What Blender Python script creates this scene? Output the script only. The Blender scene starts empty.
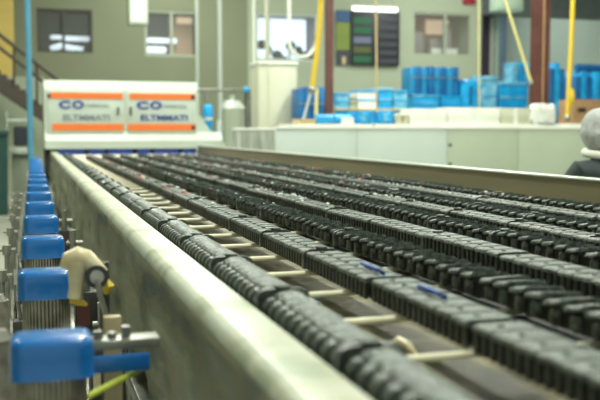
import bpy, bmesh, math, random
from mathutils import Vector, Matrix
random.seed(7)
SC = bpy.context.scene
COL = SC.collection

# ------------------------------------------------------------------ camera
F = 900.0                                   # focal length in pixels of the 600 px frame
YAW = math.radians(16.65); PITCH = math.atan(69/900)
cd = bpy.data.cameras.new('camera'); cam = bpy.data.objects.new('camera', cd); COL.objects.link(cam)
cam.location = (0, 0, 1.25)
cam.rotation_euler = (math.pi/2 - PITCH, 0, -YAW)
cd.sensor_width = 36; cd.lens = 54
cd.dof.use_dof = True; cd.dof.focus_distance = 2.9; cd.dof.aperture_fstop = 3.2
cd.clip_start = .05; cd.clip_end = 200
SC.camera = cam

# ------------------------------------------------------------------ world, lights, exposure
w = bpy.data.worlds.new('world'); SC.world = w; w.use_nodes = True
w.node_tree.nodes['Background'].inputs[0].default_value = (.80, .90, .78, 1)
w.node_tree.nodes['Background'].inputs[1].default_value = .75
vs = SC.view_settings
vs.view_transform = 'Standard'; vs.look = 'None'; vs.gamma = 1; vs.use_curve_mapping = False; vs.exposure = -0.05

def area(name, loc, sx, sy, power, color=(.95, 1, .87), rot=(0, 0, 0)):
    l = bpy.data.lights.new(name, 'AREA'); l.shape = 'RECTANGLE'; l.size = sx; l.size_y = sy
    l.energy = power; l.color = color
    o = bpy.data.objects.new(name, l); COL.objects.link(o); o.location = loc; o.rotation_euler = rot
    return o
LAMPS = [(1.2, 1.5), (1.2, 7.0), (1.2, 12.5), (6.0, 4.0), (6.0, 12.5), (-2.0, 9), (3.0, 18.0), (9.5, 17.5), (6.5, 10.0)]
for lx, ly in LAMPS:
    area('ceiling_lamp_light', (lx, ly, 5.85), .5, 3.4, 260)
area('rear_bay_light', (11.5, 25, 6.2), 5, 2.5, 420, (.82, .92, 1))

# ------------------------------------------------------------------ helpers
CM = cam.rotation_euler.to_matrix()
def at(px, py, Y):
    d = CM @ Vector(((px-300)/F, (200-py)/F, -1))
    return Vector((0, 0, 1.25)) + d*(Y/d.y)

def mat(name, col, rough=.6, metal=0, noise=0, scale=6, col2=None, bump=0, bscale=40, alpha=1, trans=0, emit=0, spec=.5, stretch=None, coat=0):
    m = bpy.data.materials.new(name); m.use_nodes = True
    nt = m.node_tree; b = nt.nodes['Principled BSDF']
    b.inputs['Base Color'].default_value = (*col, 1)
    b.inputs['Roughness'].default_value = rough; b.inputs['Metallic'].default_value = metal
    b.inputs['Specular IOR Level'].default_value = spec
    b.inputs['Alpha'].default_value = alpha; b.inputs['Transmission Weight'].default_value = trans
    b.inputs['Coat Weight'].default_value = coat
    if emit:
        b.inputs['Emission Color'].default_value = (*col, 1); b.inputs['Emission Strength'].default_value = emit
    tc = nt.nodes.new('ShaderNodeTexCoord'); src = tc.outputs['Object']
    if stretch:
        mp = nt.nodes.new('ShaderNodeMapping'); mp.inputs['Scale'].default_value = stretch
        nt.links.new(src, mp.inputs[0]); src = mp.outputs[0]
    if noise or col2:
        n = nt.nodes.new('ShaderNodeTexNoise'); n.inputs['Scale'].default_value = scale; n.inputs['Detail'].default_value = 5
        nt.links.new(src, n.inputs[0])
        r = nt.nodes.new('ShaderNodeValToRGB')
        k = noise
        c2 = col2 or tuple(max(0, c*(1-k)) for c in col)
        r.color_ramp.elements[0].position = .36; r.color_ramp.elements[1].position = .66
        r.color_ramp.elements[0].color = (*c2, 1); r.color_ramp.elements[1].color = (*col, 1)
        nt.links.new(n.outputs[0], r.inputs[0]); nt.links.new(r.outputs[0], b.inputs['Base Color'])
    if bump:
        n2 = nt.nodes.new('ShaderNodeTexNoise'); n2.inputs['Scale'].default_value = bscale; n2.inputs['Detail'].default_value = 4
        nt.links.new(src, n2.inputs[0])
        bp = nt.nodes.new('ShaderNodeBump'); bp.inputs['Strength'].default_value = bump; bp.inputs['Distance'].default_value = .01
        nt.links.new(n2.outputs[0], bp.inputs['Height']); nt.links.new(bp.outputs[0], b.inputs['Normal'])
    return m

M = dict(
    floor=mat('floor_concrete', (.42, .42, .35), .45, noise=.25, scale=1.5),
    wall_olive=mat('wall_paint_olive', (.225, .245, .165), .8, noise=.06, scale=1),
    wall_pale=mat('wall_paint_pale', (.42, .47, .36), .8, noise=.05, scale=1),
    wall_blue=mat('rear_wall', (.26, .34, .42), .7, noise=.3, scale=2, stretch=(8, 1, .3)),
    ceil=mat('ceiling_paint', (.4, .42, .38), .9),
    yellowwall=mat('yellow_pillar', (.70, .52, .14), .6, noise=.1),
    rail=mat('rail_white_laminate', (.52, .56, .45), .36, scale=8, col2=(.34, .38, .27), bump=.25, bscale=18),
    film=mat('milky_film', (.70, .71, .56), .3, scale=7, col2=(.27, .32, .29), bump=.8, bscale=9, stretch=(1, .35, 1.7)),
    fence=mat('aluminium_fence', (.21, .185, .11), .45, .1, scale=2.5, col2=(.15, .14, .09), stretch=(1, .3, 3)),
    lip=mat('fence_lip', (.62, .68, .60), .3, .2, noise=.1),
    pan=mat('bed_pan', (.23, .205, .115), .5, .1, scale=9, col2=(.08, .07, .04), bump=.3),
    bar=mat('crossbar_cream', (.95, .90, .68), .5, noise=.08, scale=20),
    rubber=mat('rubber_dusty', (.13, .16, .135), .30, scale=60, col2=(.024, .034, .028), bump=.6, bscale=130, spec=.7),
    rubber2=mat('rubber_dark', (.04, .05, .043), .4, scale=40, col2=(.012, .017, .014), bump=.3, bscale=90),
    rubber3=mat('rubber_fingers', (.085, .105, .088), .35, scale=40, col2=(.03, .04, .034), bump=.3, bscale=90, spec=.6),
    spine=mat('chain_spine', (.018, .022, .02), .6),
    motor=mat('motor_housing', (.40, .38, .30), .45, .1, scale=18, col2=(.14, .13, .10)),
    cowl=mat('blue_cowl', (.006, .16, .52), .25, noise=.2, scale=8, coat=.35, bump=.08, bscale=30),
    steel=mat('steel', (.42, .42, .37), .35, .7, noise=.35, scale=12),
    darksteel=mat('dark_steel', (.07, .07, .06), .5, .4, noise=.3, scale=10),
    cream=mat('cream_plastic', (.78, .72, .50), .35, scale=14, col2=(.62, .50, .28), bump=.2),
    yellow=mat('yellow_plastic', (.75, .55, .05), .4, noise=.15),
    hose=mat('lime_hose', (.42, .48, .06), .4),
    black=mat('black_plastic', (.02, .02, .02), .35),
    white=mat('white_enamel', (.58, .64, .56), .35, noise=.06, scale=3),
    white2=mat('machine_white', (.54, .61, .53), .4, noise=.08, scale=3),
    orange=mat('orange_stripe', (.85, .19, .035), .45, noise=.06, scale=5),
    navy=mat('navy_ink', (.04, .06, .30), .5),
    grey_ink=mat('grey_ink', (.22, .26, .33), .5),
    cobalt=mat('cobalt_pad', (.03, .10, .55), .5, noise=.25, scale=10),
    redbrown=mat('column_oxide_red', (.135, .05, .04), .6, noise=.3, scale=4),
    hoseyellow=mat('yellow_hose', (.85, .58, .04), .45, noise=.1),
    paleyellow=mat('pale_yellow_hose', (.75, .66, .28), .5),
    tanpole=mat('tan_pole', (.62, .48, .25), .6),
    bluepole=mat('blue_pole', (.08, .28, .42), .45, noise=.1),
    palepipe=mat('pale_pipe', (.55, .60, .56), .4, .1),
    stair=mat('stair_brown', (.075, .06, .045), .6, noise=.2),
    partition_a=mat('partition_grey', (.58, .66, .61), .5, noise=.05, scale=2),
    partition_b=mat('partition_green', (.46, .52, .40), .5, noise=.07, scale=2),
    ledge=mat('ledge_white', (.86, .87, .79), .4),
    cab=mat('cabinet_beige', (.60, .60, .47), .5, noise=.05, scale=2),
    cyan=mat('cyan_plastic', (.02, .46, .85), .35, scale=5, col2=(.01, .28, .65)),
    blue=mat('blue_plastic', (.01, .17, .42), .4, scale=4, col2=(.01, .10, .30)),
    lightblue=mat('light_blue_film', (.30, .60, .75), .3, scale=6, col2=(.06, .35, .60)),
    card=mat('cardboard', (.34, .20, .10), .8, noise=.15, scale=8),
    paper=mat('white_paper', (.85, .86, .82), .7, noise=.06),
    board=mat('board_dark', (.025, .028, .042), .5),
    green=mat('board_green', (.02, .13, .06), .5), lime=mat('board_lime', (.22, .28, .06), .5),
    skyink=mat('board_blue', (.03, .10, .25), .5), lilac=mat('board_lilac', (.17, .19, .30), .5),
    olive=mat('board_olive', (.10, .12, .04), .5), slate=mat('board_slate', (.055, .058, .08), .5),
    redsign=mat('red_sign', (.35, .03, .05), .5),
    palegreen=mat('pale_green_box', (.48, .62, .50), .5),
    frame=mat('window_frame_grey', (.22, .23, .17), .6), framelight=mat('window_frame_light', (.40, .44, .36), .6),
    dark=mat('dark_interior', (.006, .007, .007), .7), beigeroom=mat('beige_interior', (.45, .30, .20), .8),
    greyroom=mat('grey_interior', (.27, .25, .25), .8),
    lamp=mat('lamp_diffuser', (.95, 1, .95), .5, emit=2.0), lampdim=mat('far_lamp', (.75, .88, 1), .5, emit=.7),
    daylight=mat('lit_screen', (.72, .88, 1), .5, emit=1.3), cablamp=mat('lit_warm', (.8, .6, .4), .5, emit=.5),
    glass=mat('window_glass', (.9, .95, .92), .25, alpha=.06, spec=.2),
    teal=mat('teal_dark', (.015, .07, .06), .6, noise=.2),
    jacket=mat('dark_jacket', (.045, .058, .06), .85, noise=.25, scale=18, bump=.3, bscale=60),
    hood=mat('pale_hood', (.50, .52, .51), .9, noise=.3, scale=22, bump=.5, bscale=60),
    collar=mat('white_collar', (.72, .74, .66), .85),
    skin=mat('skin', (.50, .30, .21), .55), trousers=mat('dark_trousers', (.04, .045, .06), .85),
    purple=mat('dark_purple', (.06, .04, .07), .6), crumb=mat('crumb_cream', (.65, .58, .38), .7),
    redbit=mat('red_bits', (.50, .10, .06), .6), whitebit=mat('white_bits', (.70, .74, .68), .5),
    bluebit=mat('blue_cord', (.02, .10, .45), .4), icebit=mat('ice_film', (.45, .55, .62), .3),
)

def box(bm, x0, x1, y0, y1, z0, z1, bev=0, seg=2):
    r = bmesh.ops.create_cube(bm, size=1)
    vs_ = r['verts']
    for v in vs_:
        v.co = Vector(((x0+x1)/2+v.co.x*(x1-x0), (y0+y1)/2+v.co.y*(y1-y0), (z0+z1)/2+v.co.z*(z1-z0)))
    if bev:
        es = list({e for v in vs_ for e in v.link_edges})
        bmesh.ops.bevel(bm, geom=es, offset=bev, segments=seg, affect='EDGES', profile=.5)
def cyl(bm, a, b, r0, r1=None, n=16):
    a = Vector(a); b = Vector(b); r1 = r0 if r1 is None else r1
    d = b-a; q = Vector((0, 0, 1)).rotation_difference(d)
    mt = Matrix.Translation((a+b)/2) @ q.to_matrix().to_4x4()
    bmesh.ops.create_cone(bm, cap_ends=True, segments=n, radius1=r0, radius2=r1, depth=d.length, matrix=mt)
def ball(bm, c, r, n=12):
    r = Vector(r) if hasattr(r, '__len__') else Vector((r, r, r))
    bmesh.ops.create_uvsphere(bm, u_segments=n+4, v_segments=n, radius=1, matrix=Matrix.Translation(c) @ Matrix.Diagonal((*r, 1)))
def tube(bm, pts, r, n=8, closed=False):
    pts = [Vector(p) for p in pts]; rings = []
    L = len(pts)
    for i, p in enumerate(pts):
        if closed: t = pts[(i+1) % L]-pts[i-1]
        else: t = pts[min(i+1, L-1)]-pts[max(i-1, 0)]
        t.normalize()
        u = t.orthogonal() if abs(t.z) > .95 else t.cross(Vector((0, 0, 1)))
        u.normalize(); v = t.cross(u)
        rr = r[i] if hasattr(r, '__len__') else r
        rings.append([bm.verts.new(p+(u*math.cos(k*2*math.pi/n)+v*math.sin(k*2*math.pi/n))*rr) for k in range(n)])
    for i in range(L if closed else L-1):
        a = rings[i]; b = rings[(i+1) % L]
        for k in range(n):
            bm.faces.new((a[k], a[(k+1) % n], b[(k+1) % n], b[k]))
    if not closed:
        bm.faces.new(rings[0][::-1]); bm.faces.new(rings[-1])
def prism(bm, poly, axis, a, b):
    """poly of 2D points extruded along axis x or y from a to b"""
    def mk(p, t): return bm.verts.new((t, p[0], p[1]) if axis == 'x' else (p[0], t, p[1]))
    v0 = [mk(p, a) for p in poly]; v1 = [mk(p, b) for p in poly]; n = len(poly)
    bm.faces.new(v0[::-1]); bm.faces.new(v1)
    for i in range(n): bm.faces.new((v0[i], v0[(i+1) % n], v1[(i+1) % n], v1[i]))
def obj(name, bm, m, parent=None, smooth=True, loc=None):
    bmesh.ops.recalc_face_normals(bm, faces=bm.faces)
    me = bpy.data.meshes.new(name); bm.to_mesh(me); bm.free()
    for mm in (m if isinstance(m, (list, tuple)) else [m]): me.materials.append(mm)
    if smooth:
        me.shade_smooth()
        try: me.set_sharp_from_angle(angle=math.radians(38))
        except Exception: pass
    o = bpy.data.objects.new(name, me); COL.objects.link(o)
    if parent: o.parent = parent
    if loc is not None: o.location = loc
    return o
def tag(o, label=None, cat=None, group=None, kind=None):
    if label: o['label'] = label
    if cat: o['category'] = cat
    if group: o['group'] = group
    if kind: o['kind'] = kind
    return o
def thing(name, label, cat, loc=(0, 0, 0), group=None, rz=0):
    o = bpy.data.objects.new(name, None); COL.objects.link(o); o.location = loc; o.rotation_euler = (0, 0, rz)
    return tag(o, label, cat, group)
def bx(name, m, parent, dims, bev=0, seg=2):
    bm = bmesh.new(); box(bm, *dims, bev, seg); return obj(name, bm, m, parent)
def cp(o, parent=None):
    c = o.copy(); COL.objects.link(c); c.parent = parent
    for ch in list(o.children): cp(ch, c)
    return c

for key, c3 in (('film', (.54, .51, .34)), ('rail', (.50, .50, .38))):
    for nd in M[key].node_tree.nodes:
        if nd.type == 'VALTORGB':
            e_ = nd.color_ramp.elements.new(.47); e_.color = (*c3, 1)
            e_ = nd.color_ramp.elements.new(.55); e_.color = (.50, .54, .44, 1)
# ------------------------------------------------------------------ the setting
YB = 21.0
def struct(name, bm, m, parent=None):
    o = obj(name, bm, m, parent, smooth=False)
    if not parent: o['kind'] = 'structure'
    return o
bm = bmesh.new(); box(bm, -4.2, 16, -3, 30.2, -.1, 0); struct('floor', bm, M['floor'])
bm = bmesh.new(); box(bm, -4.2, 16, -3, 30.2, 7.2, 7.3); struct('ceiling', bm, M['ceil'])
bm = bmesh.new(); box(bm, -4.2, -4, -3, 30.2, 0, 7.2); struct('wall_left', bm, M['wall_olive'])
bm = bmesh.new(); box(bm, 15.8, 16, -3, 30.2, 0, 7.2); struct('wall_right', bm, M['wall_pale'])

def wall_with_holes(name, m, x0, x1, y, z0, z1, holes, th=.2):
    bm = bmesh.new()
    xs = sorted({x0, x1, *[h[0] for h in holes], *[h[1] for h in holes]})
    zs = sorted({z0, z1, *[h[2] for h in holes], *[h[3] for h in holes]})
    for i in range(len(xs)-1):
        for j in range(len(zs)-1):
            cx = (xs[i]+xs[i+1])/2; cz = (zs[j]+zs[j+1])/2
            if any(h[0] < cx < h[1] and h[2] < cz < h[3] for h in holes): continue
            box(bm, xs[i], xs[i+1], y, y+th, zs[j], zs[j+1])
    bmesh.ops.remove_doubles(bm, verts=bm.verts, dist=1e-4)
    return struct(name, bm, m)
def hole(px0, px1, py0, py1, Y):
    a = at(px0, py1, Y); b = at(px1, py0, Y)
    return (a.x, b.x, a.z, b.z)
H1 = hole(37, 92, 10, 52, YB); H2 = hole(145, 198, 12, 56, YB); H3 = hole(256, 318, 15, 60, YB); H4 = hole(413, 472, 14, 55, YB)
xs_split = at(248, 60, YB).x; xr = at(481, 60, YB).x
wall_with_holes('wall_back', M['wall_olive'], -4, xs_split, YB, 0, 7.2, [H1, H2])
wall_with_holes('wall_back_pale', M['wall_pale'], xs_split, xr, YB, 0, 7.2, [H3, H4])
bm = bmesh.new(); box(bm, xr, 15.8, 28, 28.2, 0, 7.2)
for i in range(60): box(bm, xr+.1+i*.22, xr+.16+i*.22, 27.96, 28, 0, 7.2)
struct('wall_rear_bay', bm, M['wall_blue'])
bm = bmesh.new(); box(bm, xr-.2, xr-.02, YB+.2, 28, 0, 7.2); struct('wall_bay_side', bm, M['wall_pale'])
p = at(500, 16, 21.5)
bm = bmesh.new(); box(bm, xr+.0, 15.8, 21.2, 21.6, p.z, 7.2, 0); struct('trim_1', bm, mat('bay_beam', (.16, .19, .20), .7, noise=.2))

def window(n, H, mroom, mframe, mull, depth=1.2, extra=None, reveal=.0):
    x0, x1, z0, z1 = H
    e = bpy.data.objects.new('window_%d' % n, None); COL.objects.link(e); e['kind'] = 'structure'
    e.location = ((x0+x1)/2, YB, z0); hw = (x1-x0)/2; hz = z1-z0
    bm = bmesh.new(); t = .05
    box(bm, -hw, hw, .02, .12, 0, t); box(bm, -hw, hw, .02, .12, hz-t, hz)
    box(bm, -hw, -hw+t, .02, .12, t, hz-t); box(bm, hw-t, hw, .02, .12, t, hz-t)
    for f in mull: box(bm, -hw+f*2*hw-.03, -hw+f*2*hw+.03, .02, .12, t, hz-t)
    obj('window_frame', bm, mframe, e, False)
    bm = bmesh.new(); box(bm, -hw+t, hw-t, .06, .07, t, hz-t); obj('pane', bm, M['glass'], e, False)
    bm = bmesh.new()                      # the room behind the pane
    box(bm, -hw-.1, hw+.1, depth, depth+.05, -.1, hz+.1)
    box(bm, -hw-.15, -hw-.1, .2, depth, -.1, hz+.1); box(bm, hw+.1, hw+.15, .2, depth, -.1, hz+.1)
    box(bm, -hw-.1, hw+.1, .2, depth, -.15, -.1); box(bm, -hw-.1, hw+.1, .2, depth, hz+.1, hz+.15)
    obj('room_lining', bm, mroom, e, False)
    if extra: extra(e, hw, hz)
    return e
def w1(e, hw, hz):
    bm = bmesh.new(); box(bm, 0, hw*.95, .5, .62, hz*.33, hz*.44, .02); box(bm, -hw*.5, -hw*.05, .5, .62, hz*.36, hz*.45, .02); obj('lamp', bm, M['lampdim'], e)
    bm = bmesh.new(); tube(bm, [(-hw*.5, .5, hz*.12), (-hw*.1, .5, hz*.2), (.25*hw, .5, hz*.15), (hw*.7, .5, hz*.12)], .07); obj('light_strip', bm, M['lampdim'], e)
def w2(e, hw, hz):
    bx('screen', M['beigeroom'], e, (.02, hw*.95, .6, .7, 0, hz*.98))
    bm = bmesh.new(); box(bm, -hw*.9, hw*.3, .4, .5, hz*.33, hz*.44, .02); box(bm, -hw*.95, -hw*.1, .4, .5, hz*.1, hz*.25, .04); obj('lamp', bm, M['lampdim'], e)
    bm = bmesh.new(); box(bm, hw*.3, hw*.9, .4, .5, hz*.78, hz*.93, .02); obj('ceiling_glow', bm, M['cablamp'], e)
def w3(e, hw, hz):
    bx('lit_blind', M['daylight'], e, (-hw, hw, 1.0, 1.1, 0, hz))
    bm = bmesh.new()
    for k in range(9): ball(bm, (-hw+.1+k*hw*.24, .5+.05*(k % 3), .05+.16*((k*7) % 4)/1.3), (.1+.04*(k % 2), .08, .12), 8)
    obj('plants', bm, M['darksteel'], e)
def w4(e, hw, hz):
    bm = bmesh.new()
    box(bm, -hw*.8, -hw*.35, .5, .7, .02, hz*.6, .05); box(bm, -hw*.1, hw*.35, .6, .8, .02, hz*.45, .05); box(bm, hw*.4, hw*.6, .5, .7, .2, hz*.8, .03); obj('furniture', bm, M['greyroom'], e)
    bx('desk', M['whitebit'], e, (-hw*.2, hw*.7, .3, .5, hz*.05, hz*.2)); bx('lit_panel', M['cablamp'], e, (0, hw*.8, 1.0, 1.05, hz*.6, hz*.95))
window(1, H1, M['dark'], mat('window_frame_dark', (.07, .07, .055), .6), [.48], extra=w1)
window(2, H2, M['greyroom'], M['framelight'], [.5], extra=w2)
window(3, H3, M['greyroom'], M['palepipe'], [.21, .55], extra=w3)
window(4, H4, M['beigeroom'], M['framelight'], [.55], extra=w4)

# ------------------------------------------------------------------ conveyor table
ZT = .95                                # rail top; camera is .30 above
YE = 13.46
conv = thing('conveyor_table', 'long conveyor bed with pale side rail and cream crossbars leading to the white machine', 'conveyor', (1.3, 7, 0))
OX, OY = 1.3, 7.0
def CB(name, bm, m, smooth=True):
    for v in bm.verts: v.co.x -= OX; v.co.y -= OY
    return obj(name, bm, m, conv, smooth)
bm = bmesh.new(); box(bm, .36, 2.40, .5, YE, .80, .855); CB('bed_pan', bm, M['pan'])
# left rail: rounded outer shoulder, long mesh with slight waviness
bm = bmesh.new()
prof = [(.366, .945), (.360, .950), (.30, .950), (.285, .946), (.277, .936), (.273, .92), (.273, .86), (.36, .86)]
n = 60; rings = []
for i in range(n+1):
    y = .45+(YE-.45)*i/n
    rings.append([bm.verts.new((x, y, z)) for x, z in prof])
for i in range(n):
    for k in range(len(prof)):
        bm.faces.new((rings[i][k], rings[i][(k+1) % len(prof)], rings[i+1][(k+1) % len(prof)], rings[i+1][k]))
bm.faces.new(rings[0]); bm.faces.new(rings[-1][::-1])
CB('side_rail', bm, M['rail'])
# film covered side skirt, wrinkled
bm = bmesh.new(); ny, nz = 260, 12; g = []
for i in range(ny+1):
    y = .45+(YE-.45)*i/ny; row = []
    low = .58+.05*math.sin(y*3.1)+.03*math.sin(y*7.7+1)+.02*math.sin(y*17)
    if y < 1.7: low -= .25*(1.7-y)/.6
    for j in range(nz+1):
        f = j/nz; z = .925+(low-.925)*f
        x = .272-.010*f*math.sin(y*9+f*4)-.007*f*math.sin(y*23+f*9)-.012*f
        row.append(bm.verts.new((x, y, z)))
    g.append(row)
for i in range(ny):
    for j in range(nz): bm.faces.new((g[i][j], g[i+1][j], g[i+1][j+1], g[i][j+1]))
r = bmesh.ops.solidify(bm, geom=bm.faces[:], thickness=.003)
CB('side_skirt', bm, M['film'])
# right fence
bm = bmesh.new(); box(bm, 2.42, 2.44, 1.8, YE, .70, 1.025); CB('side_fence', bm, M['fence'], False)
bm = bmesh.new(); box(bm, 2.412, 2.475, 1.8, YE, 1.025, 1.037, .004); CB('fence_lip', bm, M['lip'])
bm = bmesh.new(); box(bm, 2.34, 2.42, 1.8, YE, .80, .87); CB('inner_ledge', bm, M['fence'])
y = .687
while y < 13.4:
    bm = bmesh.new(); cyl(bm, (.37, y, .9030), (2.41, y, .9030), .0062, n=8)
    CB('crossbar', bm, M['bar']); y += .28
for y in (.9, 3.0, 5.2, 7.4, 9.6, 11.8, 13.2):
    for x in (.30, 2.36):
        bm = bmesh.new(); box(bm, x, x+.07, y, y+.08, 0, .80, .006); box(bm, x-.03, x+.10, y-.03, y+.11, 0, .012)
        CB('leg', bm, M['steel'])
bm = bmesh.new(); box(bm, .29, .37, .5, YE, .40, .46, .004); CB('lower_beam', bm, M['steel'])

for x in (.895, 1.11, 1.32, 1.51, 1.70, 1.895, 2.10):
    bm = bmesh.new(); box(bm, x-.040, x+.040, .62, 11.4, .8552, .8945); CB('gap_shade_strip', bm, M['spine'], False)  # dark boxes added under the rows as shade in the gaps
# ------------------------------------------------------------------ rows of black link blocks
L = .43; W = .094; TOPZ = .956
def dome(bm, y0, y1, z0, z1, w, tilt=0, rd=.016):
    prof = [(-w/2, z0), (-w/2, z1-rd*.7), (-w/2+rd*.3, z1-rd*.28), (-w/2+rd, z1), (w/2-rd, z1), (w/2-rd*.3, z1-rd*.28), (w/2, z1-rd*.7), (w/2, z0)]
    a = [bm.verts.new((x, y0, z+tilt)) for x, z in prof]
    b = [bm.verts.new((x, y1, z)) for x, z in prof]; nn = len(prof)
    for k in range(nn): bm.faces.new((a[k], a[(k+1) % nn], b[(k+1) % nn], b[k]))
    bm.faces.new(a[::-1]); bm.faces.new(b)
BOT = -.0445
P = .059
def bm_spine():
    bm = bmesh.new(); box(bm, -.030, .030, .0, L-.002, BOT, -.013); return bm
def bm_linkA(j):                            # wide tilted pad on rounded knobs
    bm = bmesh.new(); y = .012+j*P
    dome(bm, y, y+.048, -.012, -.002, W-.006, .008, .008)
    for s in (-1, 1):
        box(bm, min(s*.020, s*.043), max(s*.020, s*.043), y+.012, y+.034, BOT, -.011, .009, 2)
    box(bm, -.03, .03, y+.018, y+.032, -.03, -.009)
    return bm
def bm_linkC(j):                            # rounded finger hanging at both sides
    bm = bmesh.new(); y = .012+j*.0415
    prof = [(-.043, BOT), (-.047, -.028), (-.044, -.014), (-.034, -.005), (.034, -.005), (.044, -.014), (.047, -.028), (.043, BOT)]
    a = [bm.verts.new((x, y+.007, z)) for x, z in prof]; b = [bm.verts.new((x, y+.032, z)) for x, z in prof]; nn = len(prof)
    for k in range(nn): bm.faces.new((a[k], a[(k+1) % nn], b[(k+1) % nn], b[k]))
    bm.faces.new(a[::-1]); bm.faces.new(b)
    es = [e for e in bm.edges]
    bmesh.ops.bevel(bm, geom=es, offset=.0065, segments=3, affect='EDGES', profile=.5)
    return bm
def bm_cover():                             # long domed cover with shallow ribs
    bm = bmesh.new(); rings = []; n = 43
    for i in range(n+1):
        y = .010+(L-.016)*i/n; up = .0022*math.sin(i*2*math.pi/(n/10.))+.0012*math.sin(i*1.3); w = .039+.0006*math.sin(i*2.1)
        end = -.003 if i in (0, n) else 0
        rings.append([bm.verts.new((x*w/.039, y, z+up+end)) for x, z in ((-.028, -.016), (-.027, -.006), (-.023, -.001), (-.014, .003), (0, .005), (.014, .003), (.023, -.001), (.027, -.006), (.028, -.016))])
    for a, b in zip(rings, rings[1:]):
        for k in range(9): bm.faces.new((a[k], a[(k+1) % 9], b[(k+1) % 9], b[k]))
    bm.faces.new(rings[0][::-1]); bm.faces.new(rings[-1])
    return bm
def bm_collar():
    bm = bmesh.new(); dome(bm, -.004, .011, BOT, .004, W+.002)
    box(bm, -.014, .014, -.006, .010, .003, .010, .002, 1)
    return bm
def bm_strip():
    bm = bmesh.new()
    for j in range(7): dome(bm, .012+j*P, .012+j*P+.0565, -.012, -.001, W-.004, .0012, .007)
    for j in range(7):
        y = .012+j*P+.029; cyl(bm, (-.012, y, -.004), (-.012, y, .0022), .007, .006, 8)
    return bm
def bm_slat(j):
    bm = bmesh.new(); y = .014+j*.0245
    x = .045; prof = [(-x, BOT), (-x, -.011), (x, -.011), (x, BOT), (x-.009, BOT), (x-.009, -.02), (-x+.009, -.02), (-x+.009, BOT)]
    prism(bm, prof, 'y', y, y+.0145)
    bmesh.ops.bevel(bm, geom=bm.edges[:], offset=.002, segments=1, affect='EDGES')
    return bm
def joined(fs):
    bm = bmesh.new()
    for t, mi in fs:
        me = bpy.data.meshes.new('tmp'); bmesh.ops.recalc_face_normals(t, faces=t.faces); t.to_mesh(me); t.free()
        n0 = len(bm.faces); bm.from_mesh(me); bm.faces.ensure_lookup_table()
        for f_ in bm.faces[n0:]: f_.material_index = mi
        bpy.data.meshes.remove(me)
    return bm
def keep(name, bm, m):
    o = obj(name, bm, m); me = o.data; bpy.data.objects.remove(o); return me
mesh_sp = keep('spine', bm_spine(), M['spine']); mesh_co = keep('collar', bm_collar(), M['rubber3'])
KIND = {
    'A': dict(name='link_block', top=None, parts=('link', [keep('link', bm_linkA(j), M['rubber']) for j in range(7)]),
              far=keep('link_block', joined([(bm_spine(), 0), (bm_collar(), 1)]+[(bm_linkA(j), 2) for j in range(7)]), [M['spine'], M['rubber2'], M['rubber']]), desc='pad-topped black block'),
    'B': dict(name='slatted_block', top=('top_strip', keep('top_strip', bm_strip(), M['rubber'])), parts=('slat', [keep('slat', bm_slat(j), M['rubber2']) for j in range(17)]),
              far=keep('slatted_block', joined([(bm_spine(), 0), (bm_collar(), 1), (bm_strip(), 2)]+[(bm_slat(j), 1) for j in range(17)]), [M['spine'], M['rubber2'], M['rubber']]), desc='slat-sided black block'),
    'C': dict(name='domed_block', top=('cover', keep('cover', bm_cover(), M['rubber'])), parts=('finger', [keep('finger', bm_linkC(j), M['rubber3']) for j in range(10)]),
              far=keep('domed_block', joined([(bm_spine(), 0), (bm_collar(), 1), (bm_cover(), 2)]+[(bm_linkC(j), 3) for j in range(10)]), [M['spine'], M['rubber2'], M['rubber'], M['rubber3']]), desc='domed black block'),
}
def child(name, me, par):
    c = bpy.data.objects.new(name, me); COL.objects.link(c); c.parent = par; return c
ORD = ['first', 'second', 'third', 'fourth', 'fifth', 'sixth', 'seventh', 'eighth', 'ninth']
rowX = [.424, .686, .895, 1.11, 1.32, 1.51, 1.70, 1.895, 2.10]
rowT = 'CBABABABA'
for k, X in enumerate(rowX):
    K = KIND[rowT[k]]
    y = max(.60, 1.42*X-.45)+random.uniform(-.1, .1); i = 0
    if k == 0: y = .655
    if k == 1: y = .80
    while y < 11.2:
        wob = 1 if k > 1 else .4
        if y < 5.2:
            e = thing(K['name'], 'x', 'conveyor block')
            child('spine', mesh_sp, e)
            if random.random() < .62 or (k == 0 and i < 4): child('collar', mesh_co, e)
            if K['top']: child(K['top'][0], K['top'][1], e)
            for me in K['parts'][1]:
                c = child(K['parts'][0], me, e)
                if rowT[k] == 'A':
                    c.rotation_euler = (0, random.uniform(-.05, .05), 0); c.location = (random.uniform(-.003, .003), 0, random.uniform(0, .003))
        else:
            e = child(K['name'], K['far'], None)
        e.location = (X+random.uniform(-.004, .004)*wob, y, TOPZ+(.010 if k == 0 else 0)+random.uniform(0, .004)*wob)
        e.rotation_euler = (random.uniform(-.002, .008)*wob, 0, random.uniform(-.014, .014)*wob)
        where = ('%s row from the left rail' % ORD[k]) if k < 8 else 'last row, beside the brown right fence'
        tag(e, ('nearest ' if i == 0 else '')+K['desc']+' in the '+where, 'conveyor block', None if i == 0 else '%s row of black blocks on the conveyor' % ORD[k])
        y += L+.004; i += 1

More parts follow.
